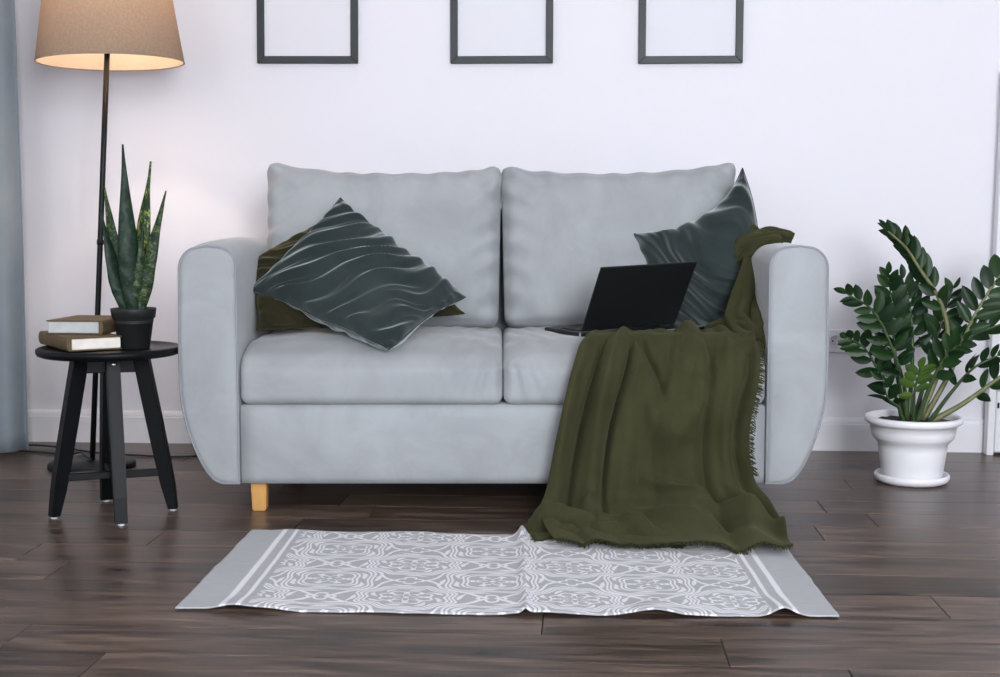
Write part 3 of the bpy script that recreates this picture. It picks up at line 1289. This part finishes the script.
def book(loc, rz, w, d, h, spine_side, pages, label):
    """block of w (along x) by d (along y) by h; the spine closes the side x = 0 or x = w"""
    t = tag(empty('book', loc, rz), label, 'book', 'books on the side table')
    ct = .0032
    box('page_block', (w / 2 + (.002 if spine_side == 0 else -.002), d / 2, h / 2), (w - .010, d - .008, h - 2 * ct), pages, t, .0015, 1)
    box('cover', (w / 2, d / 2, ct / 2), (w, d, ct), M['cover'], t, .001, 1)
    box('cover', (w / 2, d / 2, h - ct / 2), (w, d, ct), M['cover'], t, .001, 1)
    xs = .002 if spine_side == 0 else w - .002
    sg = -1 if spine_side == 0 else 1
    pr = [(xs - sg * .006, .0004)]
    for k in range(9):
        a = -PI / 2 + PI * k / 8
        pr.append((xs + sg * .0065 * math.cos(a), h / 2 + (h / 2 - .0004) * math.sin(a)))
    pr.append((xs - sg * .006, h - .0004))
    V = [(x, y, z) for y in (0, d) for (x, z) in pr]
    n = len(pr)
    F = [(k, (k + 1) % n, n + (k + 1) % n, n + k) for k in range(n)] + [list(range(n)), list(range(n, 2 * n))]
    bm = bmesh.new()
    vv = [bm.verts.new(v_) for v_ in V]
    for f in F:
        bm.faces.new([vv[i] for i in f])
    from_bm('spine', bm, M['cover'], t)
    return t


book((-1.074, 3.222, TT), R(34), .135, .265, .034, 0, M['pages'], 'thick brown hardback with cream pages at the bottom of the two-book stack')
book((-1.168, 3.335, TT + .0345), R(-6), .148, .190, .036, 1, M['pages_grey'], 'brown hardback with grey pages lying on top of another book')

# ------------------------------------------------------------ snake plant
sp = tag(empty('snake_plant', (-.946, 3.348, TT - .003)), 'potted snake plant with upright mottled leaves in a black plastic pot', 'houseplant')
lathe('pot', [(0, 0), (.036, 0), (.039, .003), (.0505, .078), (.0545, .079), (.0575, .100), (.0575, .104), (.0545, .104), (.0515, .083), (.050, .075), (.049, .066)], M['pot_black'], sp, 48)
lathe('soil', [(0, .082), (.03, .083), (.0505, .080), (.0505, .076), (0, .076)], M['soil'], sp, 32)


def snake_leaf(base, mid, tip, w, face, yellow, seed):
    path = catmull([base, Vector(base).lerp(Vector(mid), .5), mid, tip], 30)
    V, F, UV = [], [], []
    fd = Vector((math.cos(face), math.sin(face), 0))         # across the blade
    m_ = 8
    for i, p in enumerate(path):
        s = i / 30
        t = (path[min(i + 1, 30)] - path[max(i - 1, 0)]).normalized()
        a = (fd - t * fd.dot(t)).normalized()
        b = t.cross(a)
        hw = w * (.50 + .50 * sstep(0, .45, s)) * (1 - sstep(.50, 1.04, s) ** 1.7) + .0006
        tw = .35 * math.sin(s * 2.2 + seed)
        a2 = a * math.cos(tw) + b * math.sin(tw)
        b2 = t.cross(a2)
        for k in range(m_ + 1):
            u = 2 * k / m_ - 1
            q = p + a2 * hw * u + b2 * (-.30 * hw * (1 - u * u) + .0015 * math.sin(s * 30 + u * 2 + seed))
            V.append(q)
            UV.append((u * hw * 12, s))
    for i in range(30):
        for k in range(m_):
            c = i * (m_ + 1) + k
            F.append((c, c + 1, c + m_ + 2, c + m_ + 1))
    o = mesh('leaf', V, F, M['snake'], sp)
    ul = o.data.uv_layers.new(name='leaf')
    for lp in o.data.loops:
        ul.data[lp.index].uv = UV[lp.vertex_index]
    o.color = (yellow, 0, 0, 1)
    s_ = o.modifiers.new('thickness', 'SOLIDIFY')
    s_.thickness = .0022
    s_.offset = 0
    return o


# front blade, marbled blade, thin right blade, two left blades, inner blades
snake_leaf((.002, -.014, .08), (-.004, -.022, .27), (-.014, -.010, .522), .026, .10, .0, 0.3)
snake_leaf((.010, .006, .08), (.024, .010, .27), (.050, .016, .480), .024, -.25, 1.0, 1.4)
snake_leaf((.016, -.006, .08), (.044, -.004, .22), (.090, .004, .405), .020, .25, .35, 2.6)
snake_leaf((-.010, .006, .08), (-.045, .010, .24), (-.072, .018, .418), .020, .2, .6, 3.9)
snake_leaf((-.012, -.008, .08), (-.045, -.008, .20), (-.078, -.002, .355), .020, .55, .0, 5.2)
snake_leaf((.000, .016, .08), (-.006, .020, .22), (-.014, .024, .38), .020, .0, .2, 6.1)
snake_leaf((.006, -.004, .08), (.020, -.012, .18), (.034, -.016, .32), .018, .3, .2, 7.1)

# ------------------------------------------------------------ floor lamp
LB = Vector((-1.268, 3.99, 0))
lamp = tag(empty('floor_lamp', LB), 'lit floor lamp with beige linen shade on a thin black pole', 'floor lamp')
lathe('base', [(0, 0), (.128, 0), (.132, .003), (.132, .013), (.128, .017), (.02, .019), (.012, .022), (0, .022)], M['lamp_metal'], lamp, 64)
lean = Vector((.080, .0, 1.257)).normalized()
LQ = lean.to_track_quat('Z', 'Y')
top_z = 1.285


def along(z):
    return lean * z


tube('pole', [along(.018), along(.45), along(.90), along(top_z)], .0085, M['lamp_metal'], lamp, 16)
tube('pole_collar', [along(.69), along(.705)], .0105, M['lamp_metal'], lamp, 16)
lathe('socket_cap', [(0, -.014), (.0205, -.014), (.0215, -.010), (.0215, -.003), (.012, 0), (.012, .15), (0, .15)], M['lamp_metal'], lamp, 24).location = along(1.285)
fit = lamp.children[-1]
fit.rotation_euler = LQ.to_euler()
shade_root = along(1.240)
SQ = Euler((0, R(-.9), 0))
sh = lathe('lamp_shade', [(.2155, 0), (.2175, .001), (.1655, .345), (.1640, .345), (.2160, .0015)], M['shade'], lamp, 96)
sh.location = shade_root + Vector((.012, 0, 0))
sh.rotation_euler = SQ
for z, r in ((.001, .2170), (.344, .1655)):
    rim = mesh('shade_rim', *tube_data([(r * math.cos(2 * PI * k / 72), r * math.sin(2 * PI * k / 72), z) for k in range(72)], .0019, 6, False, True), M['shade'], sh)
lathe('shade_lining', [(.2140, .002), (.1625, .344)], M['lining'], sh, 96)
for k in range(3):
    a = 2 * PI * k / 3 + .4
    tube('spider_wire', [(0, 0, .10), (.163 * math.cos(a), .163 * math.sin(a), .335)], .0018, M['lamp_metal'], sh, 6)
bulb = mesh('bulb', *lathe_data([(0, .0), (.013, .0), (.014, .02), (.026, .045), (.030, .065), (.026, .085), (.014, .095), (0, .097)], 24), M['bulb'], lamp)
bulb.location = along(1.43)
bd = bpy.data.lights.new('bulb_light', 'POINT')
bd.energy = 18.0
bd.color = (1, .76, .54)
bd.shadow_soft_size = .035
bo = bpy.data.objects.new('bulb_light', bd)
C.objects.link(bo)
bo.parent = lamp
bo.location = along(1.545)

# power cords on the floor
cpath = catmull([(-1.262, 3.965, .026), (-1.30, 4.02, .030), (-1.345, 4.12, .022), (-1.40, 4.18, .004), (-1.47, 4.205, .004), (-1.54, 4.23, .004), (-1.64, 4.25, .004), (-1.80, 4.23, .004), (-1.95, 4.22, .004)], 60)
tag(tube('power_cord', cpath, .0032, M['cord'], None, 8), 'black cord running from the lamp base to the curtain', 'cord')
cpath = catmull([(-1.95, 4.33, .004), (-1.72, 4.33, .004), (-1.60, 4.33, .010), (-1.48, 4.31, .006), (-1.38, 4.25, .004), (-1.30, 4.20, .004), (-1.19, 4.17, .004), (-1.05, 4.14, .004), (-.90, 4.17, .004), (-.72, 4.20, .004), (-.55, 4.22, .004)], 80)
tag(tube('power_cord', cpath, .0032, M['cord'], None, 8), 'black cord lying along the wall and running under the sofa', 'cord')

# ------------------------------------------------------------ curtain
cu = tag(empty('curtain', (-1.8, 4.19, 0)), 'slate blue-grey floor-length curtain hanging beside the lamp', 'curtain')
V, F = [], []
nu, nz = 120, 40
for k in range(nz + 1):
    z = .012 + (2.52 - .012) * k / nz
    sp_ = .94 + .06 * sstep(1.6, 0, z)
    for i in range(nu + 1):
        t = i / nu
        x = .255 - .70 * t * sp_ - .0 - .012 * sstep(1.0, 2.5, z)
        fold_ = .038 * math.sin(t * 38 + .6 + .25 * math.sin(z * 1.3 + t * 9)) + .012 * math.sin(t * 83 + z * .8)
        V.append(Vector((x, fold_ * (.75 + .25 * sstep(2.5, 0, z)) + .006 * noise.noise(Vector((t * 5, z * 2, 0))), z)))
for k in range(nz):
    for i in range(nu):
        a = k * (nu + 1) + i
        F.append((a, a + 1, a + nu + 2, a + nu + 1))
co = mesh('curtain_cloth', V, F, M['curtain'], cu)
s_ = co.modifiers.new('thickness', 'SOLIDIFY')
s_.thickness = .003
tube('rod', [(-.62, 0, 2.55), (.42, 0, 2.55)], .012, M['lamp_metal'], cu, 12)
for i in range(8):
    mesh('ring', *tube_data([(.23 - i * .09, .017 * math.cos(2 * PI * k / 16), 2.545 + .02 * math.sin(2 * PI * k / 16)) for k in range(16)], .002, 5, False, True), M['steel'], cu)
box('rod_bracket', (-.1, .10, 2.55), (.02, .2, .02), M['lamp_metal'], cu, .002, 1)

# ------------------------------------------------------------ picture frames


def wall_y(x):
    return ROOM_Y + math.tan(ROOM_A) * x


def picture(x, z0, roll, label):
    w, h, b, t = .338, .44, .0235, .016
    f = empty('picture_frame', (0, 0, 0))
    f.matrix_world = Matrix.Translation((x, wall_y(x), z0)) @ Matrix.Rotation(ROOM_A, 4, 'Z') @ Matrix.Rotation(R(roll), 4, 'Y')
    tag(f, label, 'picture frame', 'empty picture frames on the wall')
    y0, y1 = -.001, -.001 - t

    def rail(pts):
        bm = bmesh.new()
        lo = [bm.verts.new((p[0], y0, p[1])) for p in pts]
        hi = [bm.verts.new((p[0], y1, p[1])) for p in pts]
        bm.faces.new(lo)
        bm.faces.new(hi)
        for i in range(4):
            j = (i + 1) % 4
            bm.faces.new((lo[i], lo[j], hi[j], hi[i]))
        bmesh.ops.recalc_face_normals(bm, faces=bm.faces)
        bmesh.ops.bevel(bm, geom=bm.edges[:], offset=.0012, segments=1, affect='EDGES')
        from_bm('frame_rail', bm, M['frame'], f)
    W = w / 2
    rail([(-W, 0), (W, 0), (W - b, b), (-W + b, b)])
    rail([(-W, h), (W, h), (W - b, h - b), (-W + b, h - b)])
    rail([(-W, 0), (-W + b, b), (-W + b, h - b), (-W, h)])
    rail([(W, 0), (W - b, b), (W - b, h - b), (W, h)])
    box('backing_paper', (0, -.005, h / 2), (w - .03, .003, h - .03), M['paper'], f, 0)
    return f


picture(-.640, 1.2835, .5, 'thin charcoal frame with blank paper hanging next to the lamp shade')
picture(.006, 1.2785, .15, 'thin charcoal frame with blank paper hanging between two other frames')
picture(.622, 1.2735, .1, 'thin charcoal frame with blank paper hanging above the upright teal pillow')

# ------------------------------------------------------------ wall socket
so = empty('wall_socket')
so.matrix_world = Matrix.Translation((1.145, wall_y(1.145), .366)) @ Matrix.Rotation(ROOM_A, 4, 'Z')
tag(so, 'white double power socket on the wall behind the leafy plant', 'power socket')
for k in (-1, 1):
    fr_ = box('socket_plate', (k * .0355, -.005, 0), (.0705, .010, .078), M['socket'], so, .003, 2)
    lathe('socket_well', [(0, .0005), (.018, .0005), (.019, .0025), (.0215, .0025), (.0215, 0)], M['white_lac'], fr_, 24)
    wl = fr_.children[-1]
    wl.rotation_euler = (R(90), 0, 0)
    wl.location = (k * .0355, -.0095, 0)
    for q in (-1, 1):
        h_ = lathe('socket_hole', [(0, 0), (.0026, 0), (.0026, .0008), (0, .0008)], M['hole'], fr_, 10)
        h_.rotation_euler = (R(90), 0, 0)
        h_.location = (k * .0355 + q * .0095, -.0101, 0)

# ------------------------------------------------------------ white shelf unit at the right
un = empty('shelf_unit')
ux = 1.585
un.matrix_world = Matrix.Translation((ux, 4.185, 0)) @ Matrix.Rotation(ROOM_A, 4, 'Z') @ Matrix.Rotation(R(.8), 4, 'Y')
tag(un, 'white shelf unit with a low door standing against the wall by the plant', 'shelf')
box('side_panel', (.0115, .02, .62), (.023, .036, 1.24), M['white_lac'], un, .002, 1)
box('side_panel', (.55, .02, .62), (.023, .036, 1.24), M['white_lac'], un, .002, 1)
for z in (.226, .60, .92, 1.23):
    box('shelf_board', (.28, .022, z), (.516, .032, .02), M['white_lac'], un, .002, 1)
dr = box('door', (.28, .010, .110), (.512, .018, .198), M['white_lac'], un, .003, 1)
box('hinge', (.030, -.001, .165), (.006, .006, .018), M['lamp_metal'], dr, .001, 1)
box('knob', (.50, -.006, .11), (.012, .014, .012), M['steel'], dr, .003, 1)

# ------------------------------------------------------------ zamioculcas in its white pot
PX_, PY_ = 1.205, 3.755
zz = tag(empty('zz_plant', (PX_, PY_, 0)), 'leafy dark green houseplant with glossy leaflets in a white pot and saucer', 'houseplant')
lathe('saucer', [(0, 0), (.088, 0), (.101, .006), (.106, .014), (.1065, .022), (.103, .027), (.098, .026), (.096, .012), (0, .010)], M['pot_white'], zz, 72)
lathe('pot', [(0, .0105), (.082, .0105), (.0855, .016), (.0965, .098), (.0985, .120), (.1035, .1215), (.1035, .1245), (.1085, .127), (.1150, .135), (.1195, .150), (.1215, .172), (.128, .1725), (.1365, .178), (.1385, .186), (.1365, .193),
              (.130, .196), (.124, .193), (.122, .188), (.121, .170), (.119, .160)], M['pot_white'], zz, 96)
ps = lathe('soil', [(0, .178), (.04, .180), (.08, .179), (.1205, .176), (.1200, .168), (0, .168)], M['soil'], zz, 48)
for v_ in ps.data.vertices:
    if v_.co.z > .175:
        v_.co.z += .006 * noise.noise(v_.co * 40)


def leaf_mesh(l, w, fold_, bend, nm):
    n, m_ = 8, 4
    V, F = [], []
    for i in range(n + 1):
        s = i / n
        hw = w / 2 * (math.sin(PI * min(1, s ** .95)) ** .72 if 0 < s < 1 else 0) + .0004
        for k in range(m_ + 1):
            u = 2 * k / m_ - 1
            V.append((s * l, hw * u, fold_ * abs(u) * hw - bend * s * s * l))
    for i in range(n):
        for k in range(m_):
            a = i * (m_ + 1) + k
            F.append((a, a + m_ + 1, a + m_ + 2, a + 1))
    me = bpy.data.meshes.new(nm)
    me.from_pydata(V, [], F)
    for p in me.polygons:
        p.use_smooth = True
    return me


LEAVES = [leaf_mesh(1, .46, .35, .10, 'leaflet'), leaf_mesh(1, .52, .25, .18, 'leaflet'), leaf_mesh(1, .42, .45, .05, 'leaflet')]
for me in LEAVES:
    me.materials.append(M['leaf'])
NEW = leaf_mesh(1, .52, .3, .12, 'leaflet')
NEW.materials.append(M['leaf_new'])


def frond(pts, start, count, size, side, r0=.008, pale=False, new=False, spread=58, lift=.25, taper=.45, jit=10, stemmat=None):
    """pts: plant coordinates (m); side: direction across the frond; leaflets in pairs from 'start' to the tip"""
    path = catmull(pts, 40)
    st = tube('stem', path, lambda s: r0 * (1 - .72 * s), stemmat or (M['stem_pale'] if pale else M['stem']), zz, 8)
    side = Vector(side).normalized()
    for i in range(count):
        f_ = i / max(1, count - 1)
        s = start + (1 - start) * f_ ** .92
        k = min(39, int(s * 40))
        p = path[k].lerp(path[k + 1], s * 40 - k)
        t = (path[k + 1] - path[k]).normalized()
        sg = 1 if i % 2 else -1
        sd = (side - t * side.dot(t)).normalized()
        up = sd.cross(t)
        if up.z < 0 and abs(up.z) > .3:
            up = -up
        an = R(spread + random.uniform(-jit, jit)) * (1 - .35 * f_)
        if i == count - 1:
            an = R(6)
        d = (t * math.cos(an) + sd * sg * math.sin(an) + up * (lift + random.uniform(-.2, .2))).normalized()
        zax = (up + d * -up.dot(d) + sd * random.uniform(-.35, .35)).normalized()
        yax = zax.cross(d).normalized()
        zax = d.cross(yax)
        L = 1.22 * size * (1 - taper * f_ * f_) * random.uniform(.88, 1.1) * (.8 + .2 * sstep(0, .25, f_))
        o = bpy.data.objects.new('leaflet', NEW if new else random.choice(LEAVES))
        C.objects.link(o)
        o.parent = st
        m = Matrix((d, yax, zax)).transposed().to_4x4()
        o.matrix_local = Matrix.Translation(p) @ m @ Matrix.Scale(L, 4)
    return st


def P(px, py, dy=0):
    """photo-scale sketch of a stem in plant metres: 2.95 mm per step from the pot's axis"""
    return Vector(((px - 911) * .00294, dy, .178 + (412 - py) * .00294))


X = (1, 0, .0)
# tall arching frond
frond([P(917, 410, 0), P(936, 362, .01), P(945, 325, .02), P(935, 290, .02), P(916, 262, .02), P(900, 240, .01), P(881, 224, .0)], .45, 20, .066, (.75, -.6, .35), .0095, True, spread=36, lift=.45)
# left arching fronds
frond([P(904, 410, -.01), P(897, 372, -.03), P(880, 330, -.05), P(862, 300, -.06), P(836, 284, -.07)], .30, 17, .064, (.5, -.3, .8), .007, lift=.15)
frond([P(901, 411, .01), P(892, 385, .0), P(872, 358, -.02), P(858, 338, -.03), P(840, 327, -.05)], .35, 13, .060, (.4, -.3, .9), .006, lift=.1)
frond([P(899, 411, -.03), P(890, 395, -.05), P(878, 385, -.07), P(870, 360, -.08)], .30, 8, .058, (.8, -.3, -.2), .005)
# upright ones in the middle
frond([P(906, 410, .03), P(897, 360, .04), P(892, 310, .04), P(886, 266, .03)], .32, 20, .066, (1, -.35, .1), .0075)
frond([P(912, 410, .05), P(916, 350, .07), P(914, 305, .08), P(905, 272, .08)], .35, 18, .066, (1, .3, 0), .0075)
frond([P(908, 411, -.03), P(904, 378, -.07), P(906, 356, -.10)], .40, 9, .052, (1, -.1, .25), .006, False, True, spread=75, lift=.1, taper=.2)
frond([P(913, 411, -.02), P(922, 372, -.05), P(932, 345, -.08), P(945, 328, -.11)], .35, 11, .060, (.7, -.5, -.4), .008)
# to the right
frond([P(921, 411, .0), P(948, 362, .01), P(966, 318, .02), P(984, 284, .02), P(1008, 250, .02)], .42, 15, .072, (.8, -.2, .35), .009, True, spread=55, lift=.1, taper=.25)
frond([P(925, 411, -.03), P(955, 391, -.05), P(985, 366, -.07), P(1012, 345, -.09)], .45, 11, .062, (.45, -.3, .8), .0095, True, lift=.15)
frond([P(920, 410, .03), P(944, 358, .04), P(968, 330, .04), P(1010, 312, .03)], .35, 16, .068, (.4, -.35, .8), .008)
frond([P(917, 410, .04), P(934, 355, .07), P(946, 318, .09), P(958, 282, .10)], .38, 14, .066, (1, .2, 0), .0075)
frond([P(922, 411, -.04), P(938, 380, -.08), P(955, 355, -.11), P(975, 342, -.13)], .42, 9, .060, (.5, -.4, .7), .007)
